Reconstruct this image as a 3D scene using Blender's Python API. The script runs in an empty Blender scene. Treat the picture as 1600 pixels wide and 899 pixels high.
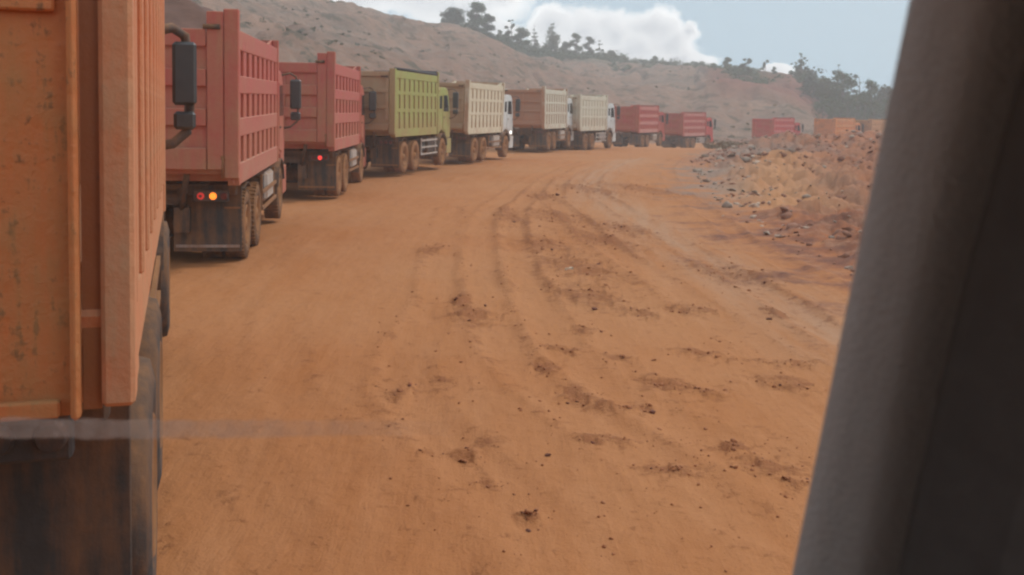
import bpy, bmesh, math, random
import numpy as np
from mathutils import Matrix, Vector
R = math.radians
S = bpy.context.scene
COL = S.collection
random.seed(7)

# ---------------------------------------------------------------- camera, sky, sun, exposure
F = 1600.0; CX = 800.0; CY = 285.5; HC = 2.35          # focal length and optical centre in photo pixels
cd = bpy.data.cameras.new('camera'); cam = bpy.data.objects.new('camera', cd); COL.objects.link(cam)
cd.sensor_width = 36; cd.lens = 36; cd.shift_y = -.1025
cd.clip_start = .03; cd.clip_end = 9000
cd.dof.use_dof = True; cd.dof.focus_distance = 7.0; cd.dof.aperture_fstop = 7.0
CAMR = (Matrix.Rotation(R(90-4), 4, 'X') @ Matrix.Rotation(R(1.0), 4, 'Z'))
cam.matrix_world = Matrix.Translation((0, 0, HC)) @ CAMR
S.camera = cam
S.render.engine = 'CYCLES'
S.cycles.filter_width = 2.3
S.view_settings.view_transform = 'Standard'; S.view_settings.look = 'None'
S.view_settings.exposure = .09; S.view_settings.gamma = 1
S.cycles.volume_bounces = 1
S.cycles.transparent_max_bounces = 16

def ray(u, v):
    d = CAMR @ Vector(((u-CX)/F, (CY-v)/F, -1)); return d / d.y
def on_ground(u, v, z=0.0):
    d = ray(u, v); t = (z-HC)/d.z
    return Vector((d.x*t, d.y*t, z))
def azel(u, v):
    d = ray(u, v); return math.atan2(d.x, d.y), math.atan2(d.z, math.hypot(d.x, d.y))

SUN_EL, SUN_AZ = 52, 62            # degrees; azimuth clockwise from the viewing direction
W = bpy.data.worlds.new('World'); S.world = W; W.use_nodes = True
nt = W.node_tree; nt.nodes.clear()
def nn(t, kind, **kw):
    n = t.nodes.new(kind)
    for k, val in kw.items():
        if k == 'ins':
            for i, x in val.items(): n.inputs[i].default_value = x
        else: setattr(n, k, val)
    return n
def mth(t, op, a, b=None, clamp=False):
    n = t.nodes.new('ShaderNodeMath'); n.operation = op; n.use_clamp = clamp
    for i, x in enumerate((a, b)):
        if x is None: continue
        if isinstance(x, (int, float)): n.inputs[i].default_value = x
        else: t.links.new(x, n.inputs[i])
    return n.outputs[0]
def ramp(t, fac, stops, interp='LINEAR'):
    n = t.nodes.new('ShaderNodeValToRGB'); n.color_ramp.interpolation = interp
    el = n.color_ramp.elements
    while len(el) < len(stops): el.new(.5)
    for e, (p, c) in zip(el, stops):
        e.position = p; e.color = (c, c, c, 1) if isinstance(c, (int, float)) else (*c, 1)
    t.links.new(fac, n.inputs[0]); return n.outputs[0]
def mixc(t, fac, a, b, mode='MIX'):
    n = t.nodes.new('ShaderNodeMix'); n.data_type = 'RGBA'; n.blend_type = mode
    for sock, x in ((n.inputs[0], fac), (n.inputs[6], a), (n.inputs[7], b)):
        if isinstance(x, (int, float)): sock.default_value = x
        elif isinstance(x, tuple): sock.default_value = (*x[:3], 1)
        else: t.links.new(x, sock)
    return n.outputs[2]
def noise(t, vec, scale, detail=4, rough=.55, dims='3D'):
    n = t.nodes.new('ShaderNodeTexNoise'); n.noise_dimensions = dims
    n.inputs['Scale'].default_value = scale; n.inputs['Detail'].default_value = detail
    n.inputs['Roughness'].default_value = rough
    if vec is not None: t.links.new(vec, n.inputs['Vector'])
    return n.outputs['Fac']

sky = nn(nt, 'ShaderNodeTexSky', sky_type='NISHITA', sun_disc=False, sun_elevation=R(SUN_EL), sun_rotation=R(SUN_AZ),
         air_density=1.0, dust_density=1.6, ozone_density=1.5)
tc = nn(nt, 'ShaderNodeTexCoord'); sx = nn(nt, 'ShaderNodeSeparateXYZ'); nt.links.new(tc.outputs['Generated'], sx.inputs[0])
az = mth(nt, 'ARCTAN2', sx.outputs[0], sx.outputs[1])
el = mth(nt, 'ARCSINE', sx.outputs[2])
n1 = noise(nt, tc.outputs['Generated'], 24, 6, .6)
n2 = noise(nt, tc.outputs['Generated'], 31, 5, .6)
azd = mth(nt, 'ADD', az, mth(nt, 'MULTIPLY', mth(nt, 'SUBTRACT', n1, .5), .05))
eld = mth(nt, 'ADD', el, mth(nt, 'MULTIPLY', mth(nt, 'SUBTRACT', n2, .5), .04))
BLOBS = [(860,45,42,38),(905,55,45,34),(960,55,48,32),(1020,45,42,36),(1040,75,50,36),(985,85,60,30),(1078,52,22,24),(1060,100,60,22),
         (905,95,60,26),(720,12,95,30),(640,-10,110,34),(790,0,26,24),(560,0,80,26),(480,-45,130,45),(1200,120,34,14),(1235,128,30,10),
         (760,50,60,22),(700,60,60,25),(1010,108,80,14)]
mask = None
for (u, v, ru, rv) in BLOBS:
    a0, e0 = azel(u, v)
    dx = mth(nt, 'DIVIDE', mth(nt, 'SUBTRACT', azd, a0), ru/F)
    dy = mth(nt, 'DIVIDE', mth(nt, 'SUBTRACT', eld, e0), rv/F)
    d = mth(nt, 'SQRT', mth(nt, 'ADD', mth(nt, 'MULTIPLY', dx, dx), mth(nt, 'MULTIPLY', dy, dy)))
    m = mth(nt, 'SUBTRACT', 1.25, d, clamp=False)
    mask = m if mask is None else mth(nt, 'MAXIMUM', mask, m)
# scattered fair-weather clouds over the rest of the sky
nb = noise(nt, tc.outputs['Generated'], 3.2, 7, .6)
away = mth(nt, 'MULTIPLY', mth(nt, 'SUBTRACT', mth(nt, 'ABSOLUTE', az), .40), 6, clamp=True)
up = mth(nt, 'MULTIPLY', mth(nt, 'SUBTRACT', el, .22), 8, clamp=True)
oth = mth(nt, 'MULTIPLY', mth(nt, 'SUBTRACT', nb, .50), mth(nt, 'MULTIPLY', mth(nt, 'MAXIMUM', away, up), 5))
mask = mth(nt, 'MAXIMUM', mask, oth)
cov = ramp(nt, mask, [(.08, 0), (.40, 1)])
n3 = noise(nt, tc.outputs['Generated'], 16, 6, .6)
# thin bright rims, greyer thick middles
shade = ramp(nt, mth(nt, 'ADD', mth(nt, 'MULTIPLY', mask, .55), mth(nt, 'MULTIPLY', n3, .6)),
             [(.34, (17.5, 17.5, 17.2)), (.62, (12.0, 12.2, 12.4)), (.95, (8.6, 9.0, 9.5))])
hz = ramp(nt, el, [(0.0, 1), (.25, .35), (.9, .1)])
skyc = mixc(nt, hz, sky.outputs[0], (6.6, 8.6, 9.7))
skyc = mixc(nt, .55, skyc, (4.5, 7.0, 9.1))
fin = mixc(nt, cov, skyc, shade)
bg = nn(nt, 'ShaderNodeBackground'); bg.inputs[1].default_value = .10
nt.links.new(fin, bg.inputs[0]); wo = nn(nt, 'ShaderNodeOutputWorld'); nt.links.new(bg.outputs[0], wo.inputs[0])

sd = bpy.data.lights.new('sun', 'SUN'); sd.energy = 1.7; sd.angle = R(11); sd.color = (1, .95, .87)
sun = bpy.data.objects.new('sun', sd); COL.objects.link(sun)
sdir = Vector((math.sin(R(SUN_AZ))*math.cos(R(SUN_EL)), math.cos(R(SUN_AZ))*math.cos(R(SUN_EL)), math.sin(R(SUN_EL))))
sun.rotation_euler = sdir.to_track_quat('Z', 'Y').to_euler(); sun.location = (0, 0, 60)

# ---------------------------------------------------------------- helpers
def tag(o, label=None, cat=None, group=None, kind=None):
    if label: o['label'] = label
    if cat: o['category'] = cat
    if group: o['group'] = group
    if kind: o['kind'] = kind
    return o
def link(name, me, parent=None, loc=None):
    o = bpy.data.objects.new(name, me); COL.objects.link(o)
    if parent: o.parent = parent
    if loc is not None: o.location = loc
    return o
def empty(name, loc=(0,0,0)):
    o = bpy.data.objects.new(name, None); COL.objects.link(o); o.location = loc; o.empty_display_size = .2; return o
class MB:
    """collects simple solids and turns them into one mesh"""
    def __init__(s): s.v = []; s.f = []; s.sm = []
    def poly(s, vs, fs, smooth=False):
        b = len(s.v); s.v += [tuple(p) for p in vs]; s.f += [tuple(b+i for i in f) for f in fs]; s.sm += [smooth]*len(fs); return s
    def box(s, x0, x1, y0, y1, z0, z1, c=.0):
        if c <= 0:
            vs = [(x,y,z) for z in (z0,z1) for y in (y0,y1) for x in (x0,x1)]
            return s.poly(vs, [(0,2,3,1),(4,5,7,6),(0,1,5,4),(2,6,7,3),(0,4,6,2),(1,3,7,5)])
        bm = bmesh.new(); bmesh.ops.create_cube(bm, size=1)
        for v in bm.verts: v.co = Vector(((x0+x1)/2+v.co.x*(x1-x0), (y0+y1)/2+v.co.y*(y1-y0), (z0+z1)/2+v.co.z*(z1-z0)))
        bmesh.ops.bevel(bm, geom=list(bm.edges), offset=c, segments=1, affect='EDGES')
        s.addbm(bm); return s
    def addbm(s, bm, smooth=False):
        bm.verts.index_update()
        s.poly([v.co[:] for v in bm.verts], [[v.index for v in f.verts] for f in bm.faces], smooth); bm.free()
    def prism(s, pts, x0, x1, bev=0, smooth=False):
        """outline in (y, z) extruded along x"""
        bm = bmesh.new()
        a = [bm.verts.new((x0, y, z)) for y, z in pts]; b = [bm.verts.new((x1, y, z)) for y, z in pts]; n = len(pts)
        bm.faces.new(a); bm.faces.new(b[::-1])
        for i in range(n): bm.faces.new((a[i], b[i], b[(i+1) % n], a[(i+1) % n]))
        bmesh.ops.recalc_face_normals(bm, faces=bm.faces)
        if bev: bmesh.ops.bevel(bm, geom=list(bm.edges), offset=bev, segments=2, affect='EDGES', profile=.6)
        s.addbm(bm, smooth); return s
    def tube(s, pts, r, n=8):
        pts = [Vector(p) for p in pts]; rings = []
        for i, p in enumerate(pts):
            t = (pts[min(i+1, len(pts)-1)]-pts[max(i-1, 0)]).normalized()
            a = t.cross(Vector((0,0,1)) if abs(t.z) < .9 else Vector((1,0,0))).normalized(); b = t.cross(a)
            rr = r[i] if isinstance(r, (list, tuple)) else r
            rings.append([p+a*math.cos(2*math.pi*k/n)*rr+b*math.sin(2*math.pi*k/n)*rr for k in range(n)])
        vs = [q for rg in rings for q in rg]; fs = []
        for i in range(len(pts)-1):
            for k in range(n): fs.append((i*n+k, i*n+(k+1) % n, (i+1)*n+(k+1) % n, (i+1)*n+k))
        fs.append(tuple(range(n))[::-1]); fs.append(tuple((len(pts)-1)*n+k for k in range(n)))
        return s.poly(vs, fs, True)
    def lathe_x(s, prof, cy, cz, n=32, close=True, smooth=True):
        """profile (x, radius) turned round the x axis"""
        vs = []; m = len(prof)
        for x, r in prof:
            for k in range(n):
                a = 2*math.pi*k/n; vs.append((x, cy+math.cos(a)*r, cz+math.sin(a)*r))
        fs = []
        for i in range(m if close else m-1):
            j = (i+1) % m
            for k in range(n): fs.append((i*n+k, i*n+(k+1) % n, j*n+(k+1) % n, j*n+k))
        return s.poly(vs, fs, smooth)
    def mesh(s, name, mat):
        me = bpy.data.meshes.new(name); me.from_pydata(s.v, [], s.f); me.validate(); me.update()
        bm = bmesh.new(); bm.from_mesh(me); bmesh.ops.recalc_face_normals(bm, faces=bm.faces); bm.to_mesh(me); bm.free()
        if len(me.polygons) == len(s.sm): me.polygons.foreach_set('use_smooth', s.sm)
        me.materials.append(mat); return me
    def build(s, name, mat, parent=None, loc=None): return link(name, s.mesh(name, mat), parent, loc)

# numpy noise
def _h(ix, iy, seed):
    n = (ix.astype(np.int64)*374761393 + iy.astype(np.int64)*668265263 + seed*974711) & 0x7fffffff
    n = ((n ^ (n >> 13))*1274126177) & 0x7fffffff
    return ((n ^ (n >> 16)) & 0xffff)/65535.0
def vnoise(x, y, seed=0):
    ix = np.floor(x); iy = np.floor(y); fx = x-ix; fy = y-iy
    fx = fx*fx*(3-2*fx); fy = fy*fy*(3-2*fy)
    a = _h(ix, iy, seed); b = _h(ix+1, iy, seed); c = _h(ix, iy+1, seed); d = _h(ix+1, iy+1, seed)
    return (a*(1-fx)+b*fx)*(1-fy)+(c*(1-fx)+d*fx)*fy
def fbm(x, y, seed=0, o=4):
    s = 0; a = .5; t = 0
    for i in range(o): s = s+a*vnoise(x*2**i, y*2**i, seed+i*17); t += a; a *= .5
    return s/t
def sst(a, b, x):
    t = np.clip((x-a)/(b-a), 0, 1); return t*t*(3-2*t)

# ---------------------------------------------------------------- materials
def new_mat(name):
    m = bpy.data.materials.new(name); m.use_nodes = True; t = m.node_tree; b = t.nodes['Principled BSDF']; return m, t, b
def bump(t, b, h, strength=.3, dist=.01):
    n = t.nodes.new('ShaderNodeBump'); n.inputs['Strength'].default_value = strength; n.inputs['Distance'].default_value = dist
    t.links.new(h, n.inputs['Height']); t.links.new(n.outputs[0], b.inputs['Normal'])
DUST = (.34, .155, .062)
def paint(name, col, dust=.35, rear=.45, low=.35, rust=.25, rough=.55, metal=0, dustcol=DUST, seed=0, ns=1.0, rt=.56):
    m, t, b = new_mat(name)
    c = t.nodes.new('ShaderNodeTexCoord'); mp = nn(t, 'ShaderNodeMapping'); mp.inputs['Location'].default_value = (seed*3.1, seed*1.7, 0)
    t.links.new(c.outputs['Object'], mp.inputs[0]); P = mp.outputs[0]
    st = nn(t, 'ShaderNodeMapping'); st.inputs['Scale'].default_value = (7, 7, .8); t.links.new(P, st.inputs[0])
    big = noise(t, P, 1.6*ns, 6, .65); fine = noise(t, P, 14*ns, 5, .65); streak = noise(t, st.outputs[0], 1.6*ns, 5, .65)
    s = nn(t, 'ShaderNodeSeparateXYZ'); t.links.new(c.outputs['Object'], s.inputs[0])
    ns = nn(t, 'ShaderNodeSeparateXYZ'); t.links.new(c.outputs['Normal'], ns.inputs[0])
    rr = mth(t, 'MULTIPLY', mth(t, 'MULTIPLY', ns.outputs[1], -1, True), rear)
    upf = mth(t, 'MULTIPLY', mth(t, 'MULTIPLY', ns.outputs[2], 1, True), .45)
    lo = mth(t, 'MULTIPLY', mth(t, 'SUBTRACT', 1, mth(t, 'DIVIDE', mth(t, 'SUBTRACT', s.outputs[2], 1.0), 1.5), True), low)
    n = mth(t, 'ADD', mth(t, 'MULTIPLY', mth(t, 'SUBTRACT', big, .5), 1.7), mth(t, 'MULTIPLY', mth(t, 'SUBTRACT', streak, .5), 1.4))
    d = mth(t, 'ADD', mth(t, 'ADD', mth(t, 'ADD', rr, lo), mth(t, 'ADD', upf, dust)), n, True)
    # faded paint and rust
    pc = mixc(t, mth(t, 'MULTIPLY', fine, .35), col, tuple(min(1, x*.75+.09) for x in col))
    rs = ramp(t, mth(t, 'ADD', mth(t, 'MULTIPLY', fine, .5), mth(t, 'MULTIPLY', streak, .5)), [(rt, 0), (rt+.08, 1)])
    pc = mixc(t, mth(t, 'MULTIPLY', rs, rust), pc, (.09, .035, .018))
    dc = mixc(t, fine, tuple(x*.8 for x in dustcol), tuple(min(1, x*1.2) for x in dustcol))
    t.links.new(mixc(t, mth(t, 'MULTIPLY', d, .92), pc, dc), b.inputs['Base Color'])
    t.links.new(mth(t, 'ADD', mth(t, 'MULTIPLY', d, .4), rough, True), b.inputs['Roughness'])
    b.inputs['Metallic'].default_value = metal; b.inputs['Specular IOR Level'].default_value = .3
    bump(t, b, mth(t, 'ADD', mth(t, 'MULTIPLY', fine, .5), mth(t, 'MULTIPLY', big, 2.2)), .5, .02)
    return m
def simple(name, col, rough=.6, metal=0, nscale=20, var=.25, bmp=.2):
    m, t, b = new_mat(name); c = t.nodes.new('ShaderNodeTexCoord'); n = noise(t, c.outputs['Object'], nscale, 5, .6)
    t.links.new(mixc(t, n, tuple(x*(1-var) for x in col), tuple(min(1, x*(1+var)) for x in col)), b.inputs['Base Color'])
    b.inputs['Roughness'].default_value = rough; b.inputs['Metallic'].default_value = metal
    bump(t, b, n, bmp, .01); return m
def emis(name, col, e, core=None):
    m, t, b = new_mat(name); b.inputs['Base Color'].default_value = (*col, 1); b.inputs['Emission Color'].default_value = (*col, 1)
    b.inputs['Emission Strength'].default_value = e; b.inputs['Roughness'].default_value = .3; return m
M = {}
M['chassis'] = paint('chassis_steel', (.03,.028,.027), .0, .3, .1, .2, .75)
M['tyre'] = paint('tyre_rubber', (.022,.021,.02), .28, .1, .15, 0, .85)
M['tyre_dark'] = paint('tyre_rubber_dark', (.035,.035,.036), .0, .05, .1, 0, .85)
M['tyre_dusty'] = paint('tyre_rubber_dusty', (.03,.026,.024), .62, .1, .15, 0, .9)
M['rim'] = paint('rim_steel', (.12,.08,.06), .55, .1, .2, .4, .6)
M['rubber'] = paint('mudflap_rubber', (.04,.038,.036), .10, .12, .06, 0, .8)
M['plastic'] = paint('black_plastic', (.045,.045,.047), .12, .1, 0, 0, .6)
M['glass'] = simple('dark_glass', (.02,.025,.03), .12, 0, 6, .3, 0)
M['mirror'] = simple('mirror_back', (.055,.052,.05), .35, 0, 8, .2, .05)
M['rust'] = paint('rusty_steel', (.16,.06,.03), .25, .1, .2, .5, .8)
M['steel'] = paint('bare_steel', (.42,.41,.40), .1, .25, .15, .15, .4, .6)
M['tank'] = paint('tank_grey', (.50,.47,.43), .15, .2, .15, .15, .5)
M['tarp'] = simple('dark_tarp', (.035,.035,.04), .8, 0, 12, .3, .5)
M['lamp_red'] = emis('lamp_red', (1, .06, .05), 1.0); M['lamp_red_dim'] = emis('lamp_red_dim', (.75, .06, .05), .35)
M['lamp_amber'] = emis('lamp_amber', (1, .26, .03), 1.3)
M['lamp_white'] = emis('lamp_white', (1, .97, .92), 1.6)
M['lens'] = simple('lens_clear', (.5,.5,.48), .2, 0, 30, .2, .1)
M['lens_red'] = simple('lens_red', (.16,.03,.02), .35, 0, 30, .2, .1)
def pset(name, col, **k):
    M[name] = paint(name, col, **k)
pset('orange_near', (.60,.175,.045), dust=.14, rear=.02, low=.30, rust=.85, seed=1, dustcol=(.44,.235,.095), ns=2.6, rt=.545)
pset('orange_near_side', (.64,.20,.075), dust=.26, rear=.1, low=.34, rust=.35, seed=2, dustcol=(.50,.29,.16), ns=2.2)
pset('rust_orange', (.34,.11,.035), dust=.05, rear=0, low=.1, rust=.8, seed=4)
pset('red_a', (.47,.085,.06), dust=.22, rear=.16, low=.55, rust=.2, seed=3, dustcol=(.42,.205,.115))
pset('red_b', (.46,.08,.06), dust=.22, rear=.14, low=.36, rust=.08, seed=5, dustcol=(.40,.20,.11))
pset('dusty_gate', (.38,.26,.14), dust=.35, rear=.2, low=.1, rust=.1, seed=15, dustcol=(.40,.21,.115))
pset('brown_gate', (.36,.20,.12), dust=.35, rear=.2, low=.1, rust=.1, seed=16, dustcol=(.42,.185,.105))
pset('green', (.33,.37,.09), dust=.22, rear=.85, low=.45, rust=.10, seed=6, dustcol=(.38,.23,.12))
pset('cream_a', (.66,.58,.42), dust=-.06, rear=.85, low=.20, rust=.14, seed=7, dustcol=(.42,.21,.11))
pset('cream_b', (.60,.58,.46), dust=-.02, rear=1.0, low=.30, rust=.08, seed=8, dustcol=(.42,.19,.10))
pset('cream_c', (.62,.58,.45), dust=.0, rear=.45, low=.20, rust=.08, seed=9, dustcol=(.44,.25,.15))
pset('white_cab', (.62,.64,.62), dust=-.10, rear=.2, low=.30, rust=.05, seed=10)
pset('red_c', (.42,.04,.035), dust=.06, rear=.30, low=.22, rust=.06, seed=11)
pset('red_d', (.50,.03,.03), dust=.0, rear=.30, low=.12, rust=.05, seed=12)
pset('orange_far', (.70,.22,.04), dust=.05, rear=.35, low=.15, rust=.05, seed=13)
pset('orange_tan', (.55,.26,.09), dust=.2, rear=.4, low=.2, rust=.05, seed=14)

pset('red_a_rail', (.46,.08,.06), dust=.30, rear=.14, low=.45, rust=.10, seed=3, dustcol=(.44,.23,.15))
pset('red_b_rail', (.46,.075,.06), dust=.26, rear=.14, low=.36, rust=.08, seed=5, dustcol=(.44,.23,.15))
pset('red_c_rail', (.46,.09,.07), dust=.50, rear=.3, low=.3, rust=.05, seed=11, dustcol=(.52,.27,.22))
pset('red_d_rail', (.50,.07,.06), dust=.30, rear=.3, low=.2, rust=.05, seed=12, dustcol=(.52,.27,.22))
pset('orange_far_rail', (.72,.28,.08), dust=.3, rear=.35, low=.15, rust=.05, seed=13)
# ---------------------------------------------------------------- terrain
LEFT = [(-4.5,-60),(-4.5,-5),(-6.5,4),(-8.5,14),(-9.3,25),(-8.8,33),(-7,43),(-3.3,56),(-.8,64),(5.2,86),(10.5,99),(22,115),(30,120.5),(40,128),(90,152),(160,180)]
RIGHT = [(6,-60),(5.4,0),(4.7,14),(4.6,19),(5.7,31),(8,47),(12.8,66),(20,84),(28,98),(44,110),(90,133),(170,165)]
def seg_dist(px, py, line):
    """distance to a polyline, and the side (positive = right of it)"""
    best = np.full(px.shape, 1e9); side = np.zeros(px.shape)
    for (x0, y0), (x1, y1) in zip(line[:-1], line[1:]):
        dx, dy = x1-x0, y1-y0; L2 = dx*dx+dy*dy
        t = np.clip(((px-x0)*dx+(py-y0)*dy)/L2, 0, 1)
        ex, ey = px-(x0+t*dx), py-(y0+t*dy); d = np.hypot(ex, ey)
        cr = (px-x0)*dy-(py-y0)*dx
        k = d < best-1e-9; best = np.where(k, d, best); side = np.where(k, np.sign(cr), side)
    return best, side
CREST = [(-900,-60,170),(-300,-80,175),(100,-70,180),(260,-35,180),(430,-3,185),(500,7,195),(560,16,205),(600,24,212),(640,36,220),(700,41,230),(760,60,240),(800,77,250),
         (850,90,262),(950,97,285),(1000,102,292),(1080,107,300),(1100,109,255),(1130,110,240),(1180,115,236),(1230,121,232),(1262,137,230),(1285,160,228),(1305,182,226),(1350,186,226),(1700,188,226),(2600,188,226)]
FOOT = [(-900,34),(0,34),(400,38),(600,50),(800,72),(1000,106),(1200,128),(1300,140),(2600,150)]
def u_of(x, y):                    # bearing expressed as a photo column
    return CX+F*x/np.maximum(y, 1e-3)
azs = [math.atan((u-CX)/F) for u, _, _ in CREST]
HORV = lambda u: 173.6+(u-800)*.0175
CZ = [HC+d*(HORV(u)-v)/F*math.hypot(1, (u-CX)/F) for u, v, d in CREST]; CD = [d for _, _, d in CREST]
FA = [math.atan((u-CX)/F) for u, _ in FOOT]; FD = [d for _, d in FOOT]
TRACKS_PX = [
    [(910,898),(800,790),(720,720),(650,640),(640,560),(690,470),(690,390),(705,330)],
    [(1262,775),(1190,735),(1120,700),(1000,640),(915,590),(860,520),(820,440),(805,380),(812,330),(850,290),(900,262),(980,247)],
    [(1330,545),(1250,495),(1160,445),(1060,385),(975,335),(925,295),(945,268),(1000,250)],
    [(1290,600),(1150,520),(1040,450),(960,400),(900,350),(868,310),(890,275),(940,255)],
    [(1240,850),(1120,800),(1000,720),(900,650),(800,560),(760,480),(750,400),(770,330),(840,280),(900,256)],
    [(700,898),(560,760),(470,640),(440,540),(470,450),(560,360),(680,300),(800,262)],
    [(560,898),(420,740),(370,620),(360,520),(400,430),(480,370),(600,310),(760,268)],
    [(430,898),(330,720),(300,560),(330,450)],
    [(1330,470),(1230,420),(1120,350),(1050,290),(1050,258),(1080,242)],
]
TW = [.75, .95, 1.0, .85, .7, .25, .18, .1, .8]
TRACKS = [[tuple(on_ground(u, v)[:2]) for u, v in tr] for tr in TRACKS_PX]
def smooth_line(pts, n=6):
    out = []
    P = [pts[0]]+pts+[pts[-1]]
    for i in range(1, len(P)-2):
        p0, p1, p2, p3 = [np.array(q) for q in P[i-1:i+3]]
        for k in range(n):
            t = k/n; out.append(tuple(.5*((2*p1)+(-p0+p2)*t+(2*p0-5*p1+4*p2-p3)*t*t+(-p0+3*p1-3*p2+p3)*t**3)))
    out.append(pts[-1]); return out
TRACKS = [smooth_line(t) for t in TRACKS]
# patches of scuffed, clodded soil on the road (photo column, row, radius across, radius along, in metres)
PATCH_PX = [(925,470,.45,.7),(905,425,.55,1.3),(885,553,.18,.14),(970,565,.15,.12),(690,605,.22,.1),(630,622,.13,.2),(1095,557,.24,.22),(1235,572,.3,.15),
         (1050,610,.3,.25),(1105,622,.2,.12),(980,643,.25,.12),(1235,605,.32,.25),(895,625,.12,.25),(850,580,.15,.2),(745,497,.3,.45),(720,478,.15,.3),(680,395,.2,.6),
         (1120,430,.35,.9),(1165,440,.5,.4),(975,365,.5,1.1),(1205,742,.24,.2),(1245,765,.12,.08),(1150,712,.12,.12),(765,765,.1,.06),(730,720,.12,.15),(850,310,.5,1.4),
         (1080,490,.3,.3),(1000,495,.2,.3),(915,522,.14,.2),(860,390,.5,1.2),(940,380,.5,1.4),(1210,497,.1,.2),(825,818,.08,.05),(1040,745,.2,.1),(950,700,.2,.1),(870,345,.6,1.2),
         (800,345,.3,1.5),(1000,300,.7,2.5),(920,300,.6,2.2)]
PATCH = [(*on_ground(u, v)[:2], a, b) for u, v, a, b in PATCH_PX]

def road_z(y):
    return np.interp(y, [-60, 60, 70, 84, 97, 112, 130, 400], [0, .08, -.05, -.46, -.95, -1.38, -1.45, -1.5])
def terrain(x, y, fine=True):
    """returns height plus masks: road, rubble, grey, patch"""
    r = np.hypot(x, y); a = np.arctan2(x, y)
    base = road_z(y)
    dl, sl = seg_dist(x, y, LEFT); dr, sr = seg_dist(x, y, RIGHT)
    left = np.where(sl < 0, dl, -dl); right = np.where(sr > 0, dr, -dr)      # >0 outside the road
    z = base.copy()
    # under the queue the road is banked up a little
    z += .10*sst(4.5, 1.5, -left)*sst(3, 8, y)
    road = (left < 0) & (right < 0)
    # rubble bank on the right
    rb = sst(0, 2.2, right)
    lump = fbm(x*.35, y*.35, 3, 4)-.42; lump2 = fbm(x*1.3, y*1.3, 9, 4)-.5; lump3 = fbm(x*4.5, y*4.5, 21, 3)-.5
    lift = np.interp(y, [0, 25, 60, 92, 100, 112], [.15, .5, .8, 1.25, .9, .1])*sst(.5, 9, right)
    z += rb*(lift+lump*1.1*sst(0, 5, right)+lump2*1.0+lump3*.36)
    z += rb*.25*sst(.2, .9, right)*sst(2.4, 1.0, right)*vnoise(x*.9, y*.9, 5)
    pm_ = on_ground(1210, 240); z += rb*.5*np.exp(-((x-pm_.x)/2.2)**2-((y-pm_.y)/2.5)**2)
    # left verge: windrow of spoil, then the ground up to the hill
    lb = sst(.2, 3, left); z += lb*(.5+1.1*(fbm(x*.25, y*.25, 31, 4)-.4)+.3*lump2+.1*lump3)
    # hill
    cz = np.interp(a, azs, CZ); cdist = np.interp(a, azs, CD); fd = np.interp(a, FA, FD)
    behind = sst(1.3, 1.9, np.abs(a))
    cz = cz*(1-behind)+np.where(a < 0, 9, 2)*behind
    s = (r-fd)/(cdist-fd); sc = np.clip(s, 0, 1)
    prof = .72*sc+.28*sst(0, 1, sc)
    bench = .02*np.sin(sc*38+3*fbm(x*.02, y*.02, 44, 3))*sst(0, .15, sc)*sst(1, .85, sc)
    hz_ = base*(1-sc)+cz*np.clip(prof+bench, 0, 1)
    hn = (fbm(x*.03, y*.03, 51, 5)-.5)*5.5+(fbm(x*.14, y*.14, 57, 4)-.5)*3.6+(fbm(x*.6, y*.6, 61, 3)-.5)*.9-1.6*np.exp(-(np.abs(fbm(x*.05+9, y*.02, 63, 3)-.5)/.03)**2)
    amp = sst(0, .25, sc)*sst(1.02, .8, sc)*np.clip(np.abs(cz)/12, .05, 1)
    hillz = hz_+hn*amp+(fbm(x*.35, y*.35, 77, 3)-.5)*.9*sst(.8, 1, sc)*(cz > 1)
    over = np.clip(s-1, 0, None)*(cdist-fd)
    hillz = hillz-np.minimum(over*.12, np.maximum(cz, 0)*.75)
    w = sst(-.02, .06, s)*(~road)
    z = np.where(w > 0, z*(1-w)+np.maximum(hillz, z*(1-w))*w if False else z*(1-w)+hillz*w, z)
    # road relief
    near = road & (r < 120)
    patch = np.zeros(x.shape); tr = np.zeros(x.shape)
    k = np.where(near & (r > 1.5))[0] if x.ndim == 1 else None
    if k is not None and fine and len(k):
        X, Y = x[k], y[k]; wob = (fbm(X*.7, Y*.7, 5, 3)-.5)*.35
        zz = (fbm(X*.22, Y*.22, 71, 3)-.5)*.14+(fbm(X*1.6, Y*1.1, 75, 4)-.5)*.05+(fbm(X*9, Y*7, 79, 3)-.5)*.014
        tt = np.zeros(len(k))
        for i, line in enumerate(TRACKS):
            if True:
                wt = TW[i]
                d, sd_ = seg_dist(X+wob*.4, Y, line); d = d*sd_
                brk = .35+.65*sst(.35, .6, fbm(X*.5, Y*.5, 90+i, 2))
                zz += wt*brk*(-.030*np.exp(-(d/.20)**4)+.022*np.exp(-((np.abs(d)-.30)/.08)**2))
                tread = np.sin((Y+.6*np.abs(d))*2*math.pi/.11)*.004*np.exp(-(d/.17)**4)*(Y < 25)
                zz += tread*brk*wt
                tt = np.maximum(tt, wt*brk*np.exp(-((np.abs(d)-.27)/.10)**2))
        pp = np.zeros(len(k))
        for (px, py, ra, rb_) in PATCH:
            sk = -.35*np.clip((px+1)/3, -.3, 1); dd = ((X-px-sk*(Y-py))/ra)**2+((Y-py)/(rb_*1.25))**2
            pp = np.maximum(pp, np.exp(-dd))
        cl = fbm(X*7, Y*5, 83, 3)
        pp2 = np.clip(pp*1.4, 0, 1)*sst(.42, .58, cl)
        zz += pp2*.035
        z[k] += zz; patch[k] = pp; tr[k] = tt
    return z, road, left, right, s, patch, tr

def z_at(x, y):
    return float(terrain(np.array([float(x)]), np.array([float(y)]))[0][0])

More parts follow.
